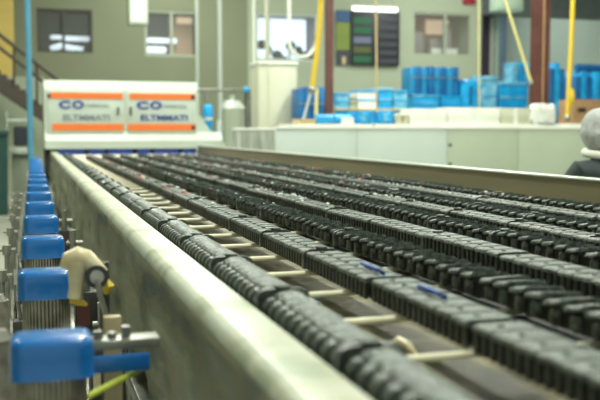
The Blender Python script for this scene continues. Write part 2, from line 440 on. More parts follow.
# loose bits on the bed: crumbs, shavings
def scatter(name, label, m, pts, s):
    bm = bmesh.new()
    for (x, y, z) in pts:
        a = random.uniform(.5, 1.3)*s
        q = Matrix.Translation((x, y, z)) @ Matrix.Rotation(random.uniform(0, 3), 4, 'Z') @ Matrix.Rotation(random.uniform(-.4, .4), 4, 'X') @ Matrix.Diagonal((a*1.6, a, a*.5, 1))
        bmesh.ops.create_icosphere(bm, subdivisions=1, radius=1, matrix=q)
    tag(obj(name, bm, m), label, 'debris', None, 'stuff')
R = random.uniform
def gaps(n, y0, y1, k0=0, k1=7):
    o = []
    for _ in range(n):
        k = random.randint(k0, k1-1); o.append((R(rowX[k]+.055, rowX[k+1]-.055), R(y0, y1), .860))
    return o
def tops(n, y0, y1, k0=0, k1=8):
    o = []
    for _ in range(n):
        k = random.randint(k0, k1); o.append((rowX[k]+R(-.035, .035), R(y0, y1), .962))
    return o
scatter('crumbs', 'cream crumbs lying in the bed between the first rows', M['crumb'], [(R(.47, .56), R(1.0, 3), R(.86, .875)) for _ in range(90)]+gaps(60, 1.5, 7, 0, 1), .0085)
scatter('pale_chips_glints', 'whitish chips and painted glints strewn over the far end of the black rows', M['whitebit'], tops(700, 3.4, 11.5), .0065)  # pale debris, many pieces standing in for highlights on the block tops
scatter('red_chips', 'small red chips strewn over the far half of the black rows', M['redbit'], tops(150, 4.0, 11.5), .008)
# pale pieces beside first row
for j, (px, py, c, lab) in enumerate([(382, 352, 'cream', 'curled cream scrap lying between the first two black rows, nearer the first row'), (402, 349, 'cream', 'short cream scrap beside the curled one, under the nearest crossbar')]):
    d = CM @ Vector(((px-300)/F, (200-py)/F, -1)); q = Vector((0, 0, 1.25))+d*((.875-1.25)/d.z)
    bm = bmesh.new(); tube(bm, [q+Vector((-.012, .03, .0)), q+Vector((0, .012, .012)), q+Vector((.004, -.012, .010)), q+Vector((.014, -.032, -.006))], [.004, .008, .008, .004], 8)
    tag(obj('plastic_scrap', bm, M[c]), lab, 'scrap')
def onz(px, py, z):
    d = CM @ Vector(((px-300)/F, (200-py)/F, -1)); return Vector((0, 0, 1.25))+d*((z-1.25)/d.z)
def film_strip(pts, z, lab, m, r=.009):
    bm = bmesh.new(); tube(bm, [onz(x, y, z+dz) for x, y, dz in pts], r, 7)
    for v in bm.verts: v.co.z = z+(v.co.z-z)*.5
    tag(obj('film_scrap', bm, m), lab, 'film scrap')
film_strip([(388, 362, 0), (402, 372, .008), (415, 380, .0), (432, 390, 0)], .885, 'pale blue film scrap beside the nearest block of the first row', M['icebit'], .011)
film_strip([(300, 290, 0), (308, 298, .005), (318, 304, 0)], .885, 'small pale film scrap further along the first row', M['icebit'], .009)
def cord(pts, lab):
    bm = bmesh.new(); tube(bm, [onz(x, y, z) for x, y, z in pts], .0045, 7); tag(obj('rope', bm, M['bluebit']), lab, 'cord')
cord([(352, 262, .93), (362, 264, .955), (374, 268, .963), (383, 273, .96), (388, 280, .93)], 'thin blue cord looped over the second row in mid bed')
cord([(412, 290, .93), (420, 287, .96), (433, 291, .963), (445, 297, .96), (449, 304, .93)], 'thicker nearer loop of blue cord over the second row')

# ------------------------------------------------------------------ motors with blue cowls along the left side
def rbox(bm, hx, hy, z0, z1, rad, seg=5, shrink=0):
    """rounded-square column with a softly rounded top edge"""
    def ring(h1, h2, rr, z):
        o = []
        for cx, cy, a0 in ((h1-rr, h2-rr, 0), (-h1+rr, h2-rr, 90), (-h1+rr, -h2+rr, 180), (h1-rr, -h2+rr, 270)):
            for t in range(seg+1):
                a = math.radians(a0+90*t/seg); o.append(bm.verts.new((cx+rr*math.cos(a), cy+rr*math.sin(a), z)))
        return o
    e = .013
    lv = [(0, z0), (-.0015, z0+.004), (-.001, (z0+z1)/2)]+[(-.002-e*(1-math.cos(a)), z1-e+e*math.sin(a)) for a in (0, .4, .8, 1.2, 1.57)]
    rs = [ring(hx+d, hy+d, max(.004, rad+d), z) for d, z in lv]
    for a, b in zip(rs, rs[1:]):
        for k in range(len(a)): bm.faces.new((a[k], a[(k+1) % len(a)], b[(k+1) % len(a)], b[k]))
    bm.faces.new(rs[0][::-1]); bm.faces.new(rs[-1])
mot = thing('electric_motor', 'x', 'motor', (0, 0, .46))
Z = .46
bm = bmesh.new(); rbox(bm, .067, .050, .856-Z, .921-Z, .026); cowl = obj('fan_cowl', bm, M['cowl'], mot)
bm = bmesh.new(); cyl(bm, (0, 0, .50-Z), (0, 0, .856-Z), .045, n=24); obj('body', bm, M['motor'], mot)
bm = bmesh.new()
for k in range(40):
    a = 2*math.pi*k/40
    c, s = math.cos(a), math.sin(a)
    for zz in (0,):
        vs4 = [Vector((c*r_-s*t, s*r_+c*t, z)) for r_ in (.043, .056) for t in (-.0024, .0024) for z in (.54-Z, .856-Z)]
        v = [bm.verts.new(q) for q in vs4]
        for f in ((0, 1, 3, 2), (4, 6, 7, 5), (0, 4, 5, 1), (2, 3, 7, 6), (0, 2, 6, 4), (1, 5, 7, 3)): bm.faces.new([v[i] for i in f])
obj('cooling_fins', bm, M['motor'], mot, False)
bm = bmesh.new(); cyl(bm, (0, 0, 0), (0, 0, .04), .062, n=24); obj('flange', bm, M['steel'], mot)
bm = bmesh.new(); box(bm, -.095, -.05, -.03, .03, .12, .20, .006); obj('terminal_box', bm, M['darksteel'], mot)
bm = bmesh.new(); tube(bm, [(-.07, 0, .20), (-.08, .0, .26), (-.085, .03, .30), (-.088, .05, .22), (-.09, .07, .0)], .006); obj('cable', bm, M['steel'], mot)
mo_lab = ['nearest motor with large blue rounded cowl at the bottom left corner', 'second nearest blue-cowled motor, beside the cream plastic elbow', 'third blue-cowled motor from the near end, just past the cream elbow',
          'fourth blue-cowled motor from the near end', 'fifth blue-cowled motor from the near end', 'sixth blue-cowled motor from the near end']
ym = 1.50; dy = .712
for i in range(15):
    o = mot if i == 0 else cp(mot)
    o.location = (.026+.0022*i, ym+dy*i, Z)
    if i < 6: tag(o, mo_lab[i], 'motor')
    else: tag(o, 'small distant blue-cowled motor in the far half of the line beside the rail', 'motor', 'distant motors along the left side')
for o in [x for x in COL.objects if x.name.startswith('electric_motor')]: pass
# mounting shelf for motors
sh = thing('motor_shelf', 'long grey steel shelf carrying the motors beside the conveyor', 'shelf', (.08, 6.5, 0))
bm = bmesh.new(); box(bm, -.18, .15, -5.9, 5.5, .42, .46, .004); obj('plate', bm, M['steel'], sh)
for yy in (-5.6, -3, 0, 2.6, 5.2):
    bm = bmesh.new(); box(bm, -.16, -.10, yy, yy+.06, 0, .42); obj('leg', bm, M['steel'], sh)
# little hydraulic posts left of motors
for i in range(9):
    t = thing('air_fitting', 'x', 'fitting', (-.105, ym+.33+dy*i, .46))
    bm = bmesh.new(); cyl(bm, (0, 0, 0), (0, 0, .27), .011, n=10); obj('stem', bm, M['steel'], t)
    bm = bmesh.new(); cyl(bm, (0, 0, .27), (0, 0, .31), .019, n=10); cyl(bm, (-.035, 0, .29), (.035, 0, .29), .007, n=8); obj('cap', bm, M['steel'], t)
    tag(t, 'nearest upright steel fitting left of the blue motors' if i == 0 else 'upright steel fitting between two motors further along the line', 'fitting', None if i == 0 else 'steel fittings along the motor line')

# cream elbow with black ring and rod
q = at(85, 268, 1.95)
el = thing('elbow_guard', 'cracked cream plastic elbow with black pivot ring, between blue motors and rail', 'guard', q)
def AT(px, py, dY=0): return at(px, py, 1.95+dY)-q
bm = bmesh.new()
tube(bm, [AT(64, 268), AT(68, 259), AT(77, 256), AT(86, 259), AT(95, 267), AT(103, 274)], [.010, .016, .021, .021, .018, .014], 14)
obj('arch', bm, M['cream'], el)
bm = bmesh.new(); tube(bm, [AT(76, 262), AT(77, 275), AT(76, 288), AT(75, 298)], [.024, .019, .015, .017], 12); obj('stalk', bm, M['cream'], el)
bm = bmesh.new(); tube(bm, [AT(70, 300), AT(78, 301), AT(87, 305)], [.006, .010, .003], 8); obj('foot', bm, M['yellow'], el)
bm = bmesh.new(); cyl(bm, AT(97, 277, -.07), AT(96, 277, .02), .024, n=24); obj('pivot_ring', bm, M['black'], el)
bm = bmesh.new(); cyl(bm, AT(97, 277, -.08), AT(96, 277, -.06), .014, n=20); tube(bm, [AT(97, 279, -.08), AT(100, 295, -.08), AT(108, 322, -.08)], .006, 10); obj('rod', bm, M['steel'], el)
bm = bmesh.new(); tube(bm, [AT(104, 278, .03), AT(108, 286, .03), AT(106, 294, .03)], [.008, .014, .005], 8); obj('yellow_tab', bm, M['yellow'], el)
bm = bmesh.new(); v = AT(104, 262, .05); cyl(bm, v, (v.x, v.y, .462-q.z), .011, n=10); obj('post', bm, M['darksteel'], el)

q = at(116, 352, 1.62)
br = thing('cross_bracket', 'grey steel bracket with bright blue strip between nearest motor and rail', 'bracket', q)
bx('arm', M['steel'], br, (-.09, .08, 0, .05, .004, .022), .003)
bx('blue_strip', M['cowl'], br, (-.085, .06, -.01, .0, -.035, -.004), .003)
for dx, hh in ((-.03, .016), (-.005, .012), (.02, .022)):
    bm = bmesh.new(); cyl(bm, (dx, .02, .02), (dx, .02, .02+hh), .009, n=6); obj('bolt', bm, M['steel'], br)
bx('upright', mat('tan_paint', (.45, .38, .22), .5, noise=.2), br, (-.012, .022, .12, .14, -.44, .04), .003)
bm = bmesh.new(); tube(bm, [at(85, 398, 1.50), at(110, 385, 1.56), at(128, 376, 1.62), at(146, 366, 1.70)], .006, 8)
tag(obj('lime_hose', bm, M['hose']), 'thin lime green hose slanting below the blue bracket strip', 'hose')
for j, (px, py, Y, lab) in enumerate([(5, 338, 1.72, 'squat grey canister at the left edge beside the nearest motor'), (2, 300, 2.42, 'squat grey canister at the left edge beside the second motor')]):
    v = at(px, py, Y); t = thing('canister', lab, 'canister', (v.x-.01, v.y, .461))
    bm = bmesh.new(); cyl(bm, (0, 0, 0), (0, 0, v.z-.461), .028, n=16); obj('body', bm, M['motor'], t)
    bm = bmesh.new(); cyl(bm, (0, 0, v.z-.461), (0, 0, v.z-.445), .022, .014, 16); obj('cap', bm, M['steel'], t)
# valves in the gap
for i, yy in enumerate((2.45, 3.3, 4.3, 5.4)):
    t = thing('valve_block', 'x', 'valve', (.18, yy, .46))
    bx('body', M['darksteel'], t, (-.04, .05, -.06, .06, 0, .22), .006)
    bm = bmesh.new(); cyl(bm, (0, 0, .22), (0, 0, .33), .016, n=12); cyl(bm, (-.03, 0, .27), (.045, 0, .27), .009, n=8); obj('fitting', bm, M['steel'], t)
    bx('tag', M['cream'] if i % 2 == 0 else M['redbrown'], t, (-.035, .01, -.064, -.060, .10, .19))
    tag(t, ['nearest dark valve block behind the cream elbow, with cream plate', 'second dark valve block with rusty plate between motors and rail', 'third dark valve block with cream plate between motors and rail', 'furthest dark valve block with rusty plate between motors and rail'][i], 'valve')

# ------------------------------------------------------------------ white machine at the end of the bed
YM = 13.55
a = at(45, 149, YM); b = at(198, 82, YM)
x0, x1, zb, zt = a.x, b.x, a.z, b.z
mc = thing('washing_machine', 'white industrial machine with orange striped double doors spanning the far end', 'machine', ((x0+x1)/2, YM, 0))
cx = (x0+x1)/2; hw = (x1-x0)/2
bm = bmesh.new(); prism(bm, [(.05, zb+.05), (.05, zt-.13), (.11, zt), (1.5, zt), (1.5, zb+.05)], 'x', -hw, hw); obj('hood', bm, M['white'], mc, False)
bm = bmesh.new(); prism(bm, [(hw-.02, zb+.0), (hw-.02, zb+.62), (hw+.04, zb+.5), (hw+.2, zb+.26), (hw+.43, zb+.06), (hw+.43, zb)], 'y', .08, 1.3); obj('side_cover', bm, M['white2'], mc, False)
bm = bmesh.new(); prism(bm, [(-.06, zb), (-.06, zb+.12), (.05, zb+.24), (.2, zb+.24), (.2, zb)], 'x', -hw-.0, hw+.36); obj('apron', bm, M['white2'], mc, False)
def lx(px): return at(px, 100, YM).x-cx
def lz(py): return at(120, py, YM).z
for di, (p0, p1, hpx) in enumerate(((47.5, 124, 118), (127, 196, 130.5))):
    d = bx('door', M['white2'], mc, (lx(p0), lx(p1), .02, .05, lz(134), lz(91)), .01)
    bx('upper_stripe', M['orange'], d, (lx(p0+2.5), lx(p1-.7), .008, .021, lz(99), lz(93)))
    bx('lower_stripe', M['orange'], d, (lx(p0+(4 if di == 0 else 0.6)), lx(p1-.7), .008, .021, lz(130.5), lz(123.8)))
    bx('handle', M['black'], d, (lx(hpx-.9), lx(hpx+.9), -.02, .02, lz(115), lz(107)), .005)
    for py in (96, 127): 
        if di == 1 or py == 96:
            bx('latch', M['black'], d, (lx(p1-4.5) if di else lx(p0), lx(p1-1) if di else lx(p0+3), -.01, .02, lz(py+2.2), lz(py-1.8)), .01)
    def text(s, px, py, hpx_, m, wpx, bold=0):
        cu = bpy.data.curves.new('lettering', 'FONT'); cu.body = s; cu.size = 1; cu.extrude = .003; cu.offset = bold
        o = bpy.data.objects.new('lettering', cu); COL.objects.link(o)
        bpy.context.view_layer.update()
        me = bpy.data.meshes.new_from_object(o.evaluated_get(bpy.context.evaluated_depsgraph_get())); bpy.data.objects.remove(o)
        X0 = min(v.co.x for v in me.vertices); X1 = max(v.co.x for v in me.vertices); Z0 = min(v.co.y for v in me.vertices); Z1 = max(v.co.y for v in me.vertices)
        ww = lx(px+wpx)-lx(px); hh = lz(py)-lz(py+hpx_)
        for v in me.vertices:
            x, y, z = v.co; v.co = ((x-X0)/(X1-X0)*ww, z-.003, (y-Z0)/(Z1-Z0)*hh)
        me.materials.clear(); me.materials.append(m)
        t = bpy.data.objects.new('lettering', me); COL.objects.link(t); t.parent = d; t.location = (lx(px), .016, lz(py+hpx_))
    off = 58.5 if di == 0 else 136.5
    text('C', off, 101, 8, M['navy'], 12, .055); text('O', off+13.5, 101, 8, M['navy'], 12, .055)
    text('MMERCIAL', off+27, 104, 3.2, M['grey_ink'], 24)
    text('ELTMMATI', off+4, 114.5, 6, M['navy'] if di else M['grey_ink'], 47, .025)
bm = bmesh.new(); box(bm, -hw, hw, .25, 1.4, .5, zb, 0)
for s in (-1, 1): box(bm, s*hw-.05*(s > 0)-.0, s*hw+.05*(s < 0), .3, 1.4, 0, zb)
obj('base', bm, M['darksteel'], mc, False)
# blue curtain blocks below apron
segs = [(58, 84), (87, 104), (107, 132), (136, 150), (153, 178), (181, 196), (199, 218)]
for s0, s1 in segs:
    bm = bmesh.new(); box(bm, lx(s0), lx(s1), -.02, .08, .86, zb+.005, .012); obj('seal_pad', bm, M['cobalt'], mc)

# ------------------------------------------------------------------ left background
def pole(name, label, cat, px, py0, py1, Y, wpx, m, foot=False, px1=None):
    a = at(px, py0, Y); b = at(px1 if px1 is not None else px, py1, Y)
    if foot: b = Vector((a.x, a.y, 0))
    r = wpx/2*Y/980
    t = thing(name, label, cat, (b.x, b.y, b.z))
    bm = bmesh.new(); cyl(bm, a-b, (0, 0, 0), r, n=14); obj('shaft', bm, m, t)
    bm = bmesh.new(); cyl(bm, (0, 0, 0), (0, 0, .03), r*1.7, n=14); obj('end_plate' if foot else 'end_fitting', bm, m, t)
    return t
pole('blue_post', 'tall slim blue post left of the white machine', 'post', 26, -60, 0, 12.2, 6, M['bluepole'], True)
pole('pipe', 'pale grey vertical pipe above right end of the white machine', 'pipe', 219, -60, 0, 17, 5, M['palepipe'], True)
pole('pipe', 'thin white vertical pipe left of the daylit window', 'pipe', 253.5, -60, 0, 16.6, 3, M['ledge'], True)
pole('pipe', 'faint blue-grey pipe behind the second window edge', 'pipe', 196, -60, 0, 18, 4, M['palepipe'], True)
pole('pipe', 'beige drop pipe crossing the daylit window', 'pipe', 266.5, -60, 0, 17.5, 4.5, M['cab'], True)
bm = bmesh.new(); a = at(0, 200, 20.0); p_ = at(11, -80, 20.0)
box(bm, at(-40, 0, 20).x, p_.x, 20, 20.4, 0, 7.19); tag(obj('yellow_pillar', bm, M['yellowwall']), 'yellow painted pillar at the left edge behind the stair rail', 'pillar')
# stair
st = thing('staircase', 'dark brown staircase with double handrail descending behind the blue post', 'stairs', (0, 17, 0))
def sv(px, py): return at(px, py, 17)-Vector((0, 17, 0))
bm = bmesh.new(); tube(bm, [sv(-30, 13), sv(0, 35), sv(62, 83)], .036, 8); obj('handrail', bm, M['stair'], st)
bm = bmesh.new(); tube(bm, [sv(-30, 25), sv(0, 48), sv(58, 93)], .03, 8); obj('mid_rail', bm, M['stair'], st)
for px in (-10, 14, 37, 58):
    bm = bmesh.new(); y0_ = 35+px*.78; cyl(bm, sv(px, y0_), sv(px, y0_+42), .022, n=8); obj('baluster', bm, M['stair'], st)
A = [(-30, 50), (50, 112), (50, 126), (-30, 72)]
bm = bmesh.new(); pts = [sv(*q_) for q_ in A]; prism(bm, [(p.x, p.z) for p in pts], 'y', .0, .06); obj('stringer', bm, M['stair'], st, False); bm = bmesh.new()
pts2 = [(p.x, p.z) for p in pts]; prism(bm, pts2, 'y', .9, .96); obj('stringer', bm, M['stair'], st, False)
for k in range(12):
    t = k/12; p = sv(-28+78*t, 55+61*t); bm = bmesh.new(); box(bm, p.x-.12, p.x+.14, .06, .9, p.z-.02, p.z+.02); obj('tread', bm, M['stair'], st, False)
bm = bmesh.new(); a = at(-12, 90, 18.6); b = at(44, 90, 18.6); box(bm, a.x, b.x, 18.6, 18.7, 0, at(0, 76, 18.6).z); struct('wall_under_stair', bm, M['wall_pale'])
# control cabinet
a = at(9, 205, 14.6); b = at(31, 112, 14.6)
cc = thing('control_console', 'grey control console with dark screen on the floor left of the machine', 'console', ((a.x+b.x)/2, 14.6, 0)); h = b.z; ww = (b.x-a.x)/2
bx('cabinet', M['wall_pale'], cc, (-ww*.7, ww*.9, 0, .4, 0, h*.58), .02)
bx('desk', M['white2'], cc, (-ww*.8, ww, -.12, .4, h*.58, h*.64), .01)
bx('screen_housing', M['darksteel'], cc, (-ww*.5, ww*1.2, .05, .3, h*.66, h*.86), .02)
bx('screen', M['board'], cc, (-ww*.4, ww*1.1, .035, .05, h*.68, h*.84))
bx('shelf', M['white2'], cc, (-ww, ww, .0, .4, h*.9, h*.93), .005); bx('side_frame', M['white2'], cc, (-ww*1.05, -ww*.95, .0, .05, h*.5, h))
bm = bmesh.new(); ball(bm, (ww*.9, -.02, h*.66+.02), .05); obj('button', bm, M['yellow'], cc)
a = at(-14, 214, 14.0); b = at(7, 130, 14.0)
bt = thing('waste_bin', 'dark teal tall bin at the left edge beside the console', 'bin', ((a.x+b.x)/2, 14, 0)); ww = (b.x-a.x)/2
bm = bmesh.new(); prism(bm, [(-ww*.85, 0), (-ww, b.z*.93), (ww, b.z*.93), (ww*.85, 0)], 'y', 0, .5); obj('body', bm, M['teal'], bt, False)
bx('lid', M['teal'], bt, (-ww*1.05, ww*1.05, -.03, .53, b.z*.93, b.z), .02)
# hanging white box
a = at(129, 24, 16); b = at(148, -8, 16)
hb = thing('hanging_lamp_box', 'white boxy lamp housing hanging at the top beside the second window', 'lamp', ((a.x+b.x)/2, 16, a.z))
ww = (b.x-a.x)/2
bx('housing', M['white'], hb, (-ww, ww, 0, .35, 0, b.z-a.z), .03); bm = bmesh.new(); cyl(bm, (0, .17, b.z-a.z), (0, .17, 7.2-a.z), .02); obj('hanger', bm, M['steel'], hb)
bx('lens', M['ledge'], hb, (-ww*.8, ww*.8, -.01, .0, .05, b.z-a.z-.05))
# frame & tank behind right end of machine
Yf = 15.5
fr = thing('scaffold', 'grey steel pipe frame with blue joint right of the white machine', 'frame', at(228, 90, Yf)*1); fr.location.z = 0; fo = fr.location.copy()
def fv(px, py, dy=0): v = at(px, py, Yf+dy); return v-fo
bm = bmesh.new(); cyl(bm, fv(196, 90), fv(250, 90), .028); obj('top_bar', bm, M['steel'], fr)
for px in (206, 248):
    v = fv(px, 90); bm = bmesh.new(); cyl(bm, v, (v.x, v.y, 0), .03); obj('post', bm, M['steel'], fr)
v = fv(248, 90, .3); bm = bmesh.new(); cyl(bm, v, (v.x, v.y, 0), .06); obj('post', bm, M['darksteel'], fr)
bm = bmesh.new(); v = fv(246, 90); ball(bm, v, .06); obj('joint', bm, M['cyan'], fr)
v = at(232, 98, 17.2)
tk = thing('tank', 'grey steel tank standing inside the pipe frame', 'tank', (v.x, v.y, 0))
bm = bmesh.new(); cyl(bm, (0, 0, .3), (0, 0, v.z-.2), .27, n=28); obj('shell', bm, M['wall_pale'], tk)
bm = bmesh.new(); cyl(bm, (0, 0, v.z-.2), (0, 0, v.z-.05), .27, .14, 28); cyl(bm, (0, 0, v.z-.05), (0, 0, v.z+.05), .05); obj('dome', bm, M['palepipe'], tk)
for k in range(3):
    a_ = k*2.09; bm = bmesh.new(); cyl(bm, (.2*math.cos(a_), .2*math.sin(a_), 0), (.2*math.cos(a_), .2*math.sin(a_), .32), .03); obj('leg', bm, M['steel'], tk)
# blue drum bottle beside machine
v = at(208, 132, 15.3)
bb = thing('water_bottle', 'bright blue bottle with pale waist on a stand right of the machine', 'bottle', v)
bm = bmesh.new(); cyl(bm, (0, 0, .26), (0, 0, .42), .10, .085, 20); cyl(bm, (0, 0, .42), (0, 0, .47), .085, .05, 20); obj('top', bm, M['cyan'], bb)
bm = bmesh.new(); cyl(bm, (0, 0, .20), (0, 0, .26), .085, .09, 20); obj('label_band', bm, M['whitebit'], bb)
bm = bmesh.new(); cyl(bm, (0, 0, 0), (0, 0, .20), .06, .085, 20); obj('lower', bm, M['cyan'], bb)
bm = bmesh.new(); box(bm, v.x-.12, v.x+.22, v.y-.15, v.y+.15, 0, v.z-.001, .01); tag(obj('bottle_stand', bm, M['lightblue']), 'pale stand under the bright blue bottle', 'stand')
v = at(214, 120, 15.3)
bx0 = thing('paper_roll', 'small white roll upright beside the bright blue bottle', 'roll', (v.x+.1, v.y, at(208, 132, 15.3).z)); bm = bmesh.new(); cyl(bm, (0, 0, 0), (0, 0, .2), .05); cyl(bm, (0, 0, .2), (0, 0, .215), .02); obj('roll', bm, M['whitebit'], bx0)

# ------------------------------------------------------------------ right background
Yc = 14.5
a = at(259, 126, Yc); b = at(297, 62, Yc)
cb = thing('electrical_cabinet', 'tall beige cabinet with white top under the daylit window', 'cabinet', ((a.x+b.x)/2, Yc, 0)); ww = (b.x-a.x)/2
bx('body', M['cab'], cb, (-ww, ww, 0, .6, 0, b.z-.05), .01)
bx('top', M['ledge'], cb, (-ww*1.04, ww*1.04, -.03, .62, b.z-.05, b.z), .01)
cdoor = bx('door', M['cab'], cb, (-ww*.5, ww*.97, -.02, 0, .1, b.z-.1), .01)
bx('handle', M['steel'], cdoor, (-ww*.42, -ww*.36, -.04, -.02, 1.0, 1.2), .005)
# partition panels
Yp = 9.9
pans = [(276, 357, 'partition_a', 'pale blue-grey partition panel nearest the machine end'), (357.4, 447, 'partition_a', 'pale grey partition panel between the first and the green one'), (447.4, 518, 'partition_b', 'green-grey partition panel with two small rivets'), (518.4, 640, 'partition_b', 'green-grey partition panel behind the hooded person')]
zp = at(400, 126.5, Yp).z
for i, (p0, p1, mm, lab) in enumerate(pans):
    a = at(p0, 150, Yp); b = at(p1, 150, Yp)
    t = thing('partition_panel', lab, 'partition', ((a.x+b.x)/2, Yp, 0)); ww = (b.x-a.x)/2
    bx('sheet', M[mm], t, (-ww, ww, 0, .04, .03, zp-.03), .003)
    bx('cap', M['ledge'], t, (-ww, ww, -.015, .055, zp-.03, zp), .004)
    bx('foot', M['steel'], t, (-ww, ww, -.02, .06, 0, .03))
    if i == 2:
        for py in (145, 164):
            bm = bmesh.new(); v = at(450, py, Yp); cyl(bm, (v.x-(a.x+b.x)/2, -.008, v.z), (v.x-(a.x+b.x)/2, .0, v.z), .02, n=10); obj('rivet', bm, M['darksteel'], t)
a = at(233, 128, 13.0); b = at(275, 128, 13.0)
t = thing('glass_screen', 'cloudy clear screen with streaks between pipe frame and partition', 'screen', ((a.x+b.x)/2, 13.0, 0)); ww = (b.x-a.x)/2
mg = mat('cloudy_screen', (.62, .66, .58), .25, alpha=.75, noise=.5, scale=3, stretch=(8, 1, .5))
bx('sheet', mg, t, (-ww, ww, 0, .02, .0, a.z-.03)); bx('top_edge', M['ledge'], t, (-ww, ww, -.01, .03, a.z-.03, a.z), .003)
for f in (-1, -.35, .45): bx('post', M['steel'], t, (ww*f, ww*f+.04, .021, .05, 0, a.z-.03))

def box_thing(name, label, cat, p0, p1, y0, y1, Y, m, depth=.4, to=None, group=None, style='tote', m2=None):
    a = at(p0, y1, Y); b = at(p1, y0, Y); ww = (b.x-a.x)/2; z0 = a.z if to is None else to; hh = b.z-z0
    t = thing(name, label, cat, ((a.x+b.x)/2, Y, z0), group); m2 = m2 or m
    if style == 'tote':
        bm = bmesh.new(); prism(bm, [(-ww*.92, 0), (-ww*.98, hh*.88), (ww*.98, hh*.88), (ww*.92, 0)], 'y', .02, depth); obj('body', bm, m, t, False)
        bx('rim', m2, t, (-ww, ww, 0, depth+.02, hh*.88, hh), min(.01, hh*.05))
        bx('rib', m2, t, (-ww*.94, ww*.94, .008, .02, hh*.42, hh*.5))
    elif style == 'sheets':
        n = max(3, int(ww*2/.12)); 
        for i in range(n):
            xx = -ww+2*ww*i/n; bx('sheet', m if i % 2 else m2, t, (xx, xx+2*ww/n*.88, .02*(i % 3), depth, 0, hh*(.96+.04*(i % 2))), .006)
        bx('strap', M['steel'], t, (-ww, ww, -.01, .0, hh*.6, hh*.63))
    elif style == 'rolls':
        r = hh/2; n = max(1, int(ww*2/(r*2.6)))
        for i in range(n):
            xx = -ww+(i+.5)*2*ww/n; bm = bmesh.new(); cyl(bm, (xx-ww/n*.94, r, r), (xx+ww/n*.94, r, r), r*.96, r*.9, 18); obj('roll', bm, m if i % 2 else m2, t)
    elif style == 'bag':
        bm = bmesh.new(); box(bm, -ww, ww, 0, depth, 0, hh, min(ww, hh)*.35, 3)
        bmesh.ops.subdivide_edges(bm, edges=bm.edges[:], cuts=2, use_grid_fill=True)
        for v in bm.verts: v.co += Vector((R(-1, 1), R(-1, 1), R(-1, 1)))*min(ww, hh)*.1
        for v in bm.verts: v.co.z = max(v.co.z, 0)
        obj('wrap', bm, m, t); bx('tape', m2, t, (-ww*.2, ww*.2, -.012, -.004, hh*.2, hh*.8))
    elif style == 'carton':
        bx('carton', m, t, (-ww, ww, 0, depth, 0, hh), .006); bx('tape', m2, t, (-ww*.12, ww*.12, -.003, 0, 0, hh)); bx('flap', m2, t, (-ww, ww, -.002, depth*.48, hh, hh+.006))
    return t
# work counters that carry the stock
def counter(label, p0, p1, py, Y, d=.9, m='ledge'):
    a = at(p0, py, Y); b = at(p1, py, Y); ww = (b.x-a.x)/2
    t = thing('work_table', label, 'table', ((a.x+b.x)/2, Y, 0))
    bx('top', M[m], t, (-ww, ww, -.04, d, a.z-.06, a.z), .008)
    for sx in (-1, 1):
        for yy in (.03, d-.1): bx('leg', M['steel'], t, (sx*ww-.03-sx*.05, sx*ww+.03-sx*.05, yy, yy+.06, 0, a.z-.06))
    return a.z
Ya = 11.6; Zt1 = counter('long white work table behind the grey partition panels', 296, 372, 124, Ya)
Yb2 = 11.9
Zt2 = counter('white table right of centre carrying the white cartons', 374, 559, 124, Yb2)
box_thing('white_carton', 'low wide white carton under the tall blue sheet stack', 'carton', 411, 447, 109, 124, 11.9, M['ledge'], to=Zt2, style='carton', m2=M['paper'])
box_thing('white_carton', 'white carton in the middle of the white row, right of the rivets', 'carton', 448, 500, 108, 124, 11.9, M['ledge'], to=Zt2, style='carton', m2=M['paper'])
box_thing('white_carton', 'white carton left of the wide red-brown column', 'carton', 501, 530, 108.5, 124, 11.9, M['cab'], to=Zt2, style='carton', m2=M['paper'])
box_thing('paper_pile', 'crumpled white paper bundle right of the wide red-brown column', 'paper', 537, 557, 104, 124, 11.6+.25, M['paper'], to=Zt2, style='bag', m2=M['ledge'], depth=.25)
box_thing('blue_sheets', 'dark blue sheet pair under the yellow hose, left of the slim column', 'sheets', 298, 327, 87, 117, 14, M['blue'], style='sheets', to=1.25, m2=M['blue'])
box_thing('blue_rolls', 'bright blue rolls lying on the table beside the slim column', 'rolls', 317, 352, 114, 124, Ya+.05, M['cyan'], style='rolls', to=Zt1)
box_thing('white_box', 'small white box in front of the bright blue rolls', 'box', 342, 354, 118, 125, Ya-.02+.02, M['paper'], style='carton', to=Zt1, depth=.05, m2=M['ledge'])
box_thing('blue_bag', 'bright blue bag left of the tan clutter on the table', 'bag', 355, 371, 112, 124, Ya+.1, M['cyan'], style='bag', to=Zt1, m2=M['lightblue'])
box_thing('blue_bag', 'bright blue bag between the tan pole and the white cartons', 'bag', 376, 394, 111, 124, Yb2+.1, M['cyan'], style='bag', to=Zt2, m2=M['lightblue'])
box_thing('tan_bundle', 'tan wrapped bundle left of the white cartons', 'bundle', 396.5, 408.5, 114, 124, Yb2+.05, M['cab'], style='bag', to=Zt2, m2=M['card'])
box_thing('wooden_tray', 'low tan wooden tray at the left end of the table', 'tray', 300, 316, 119, 124, Ya+.05, M['tanpole'], style='tote', to=Zt1)
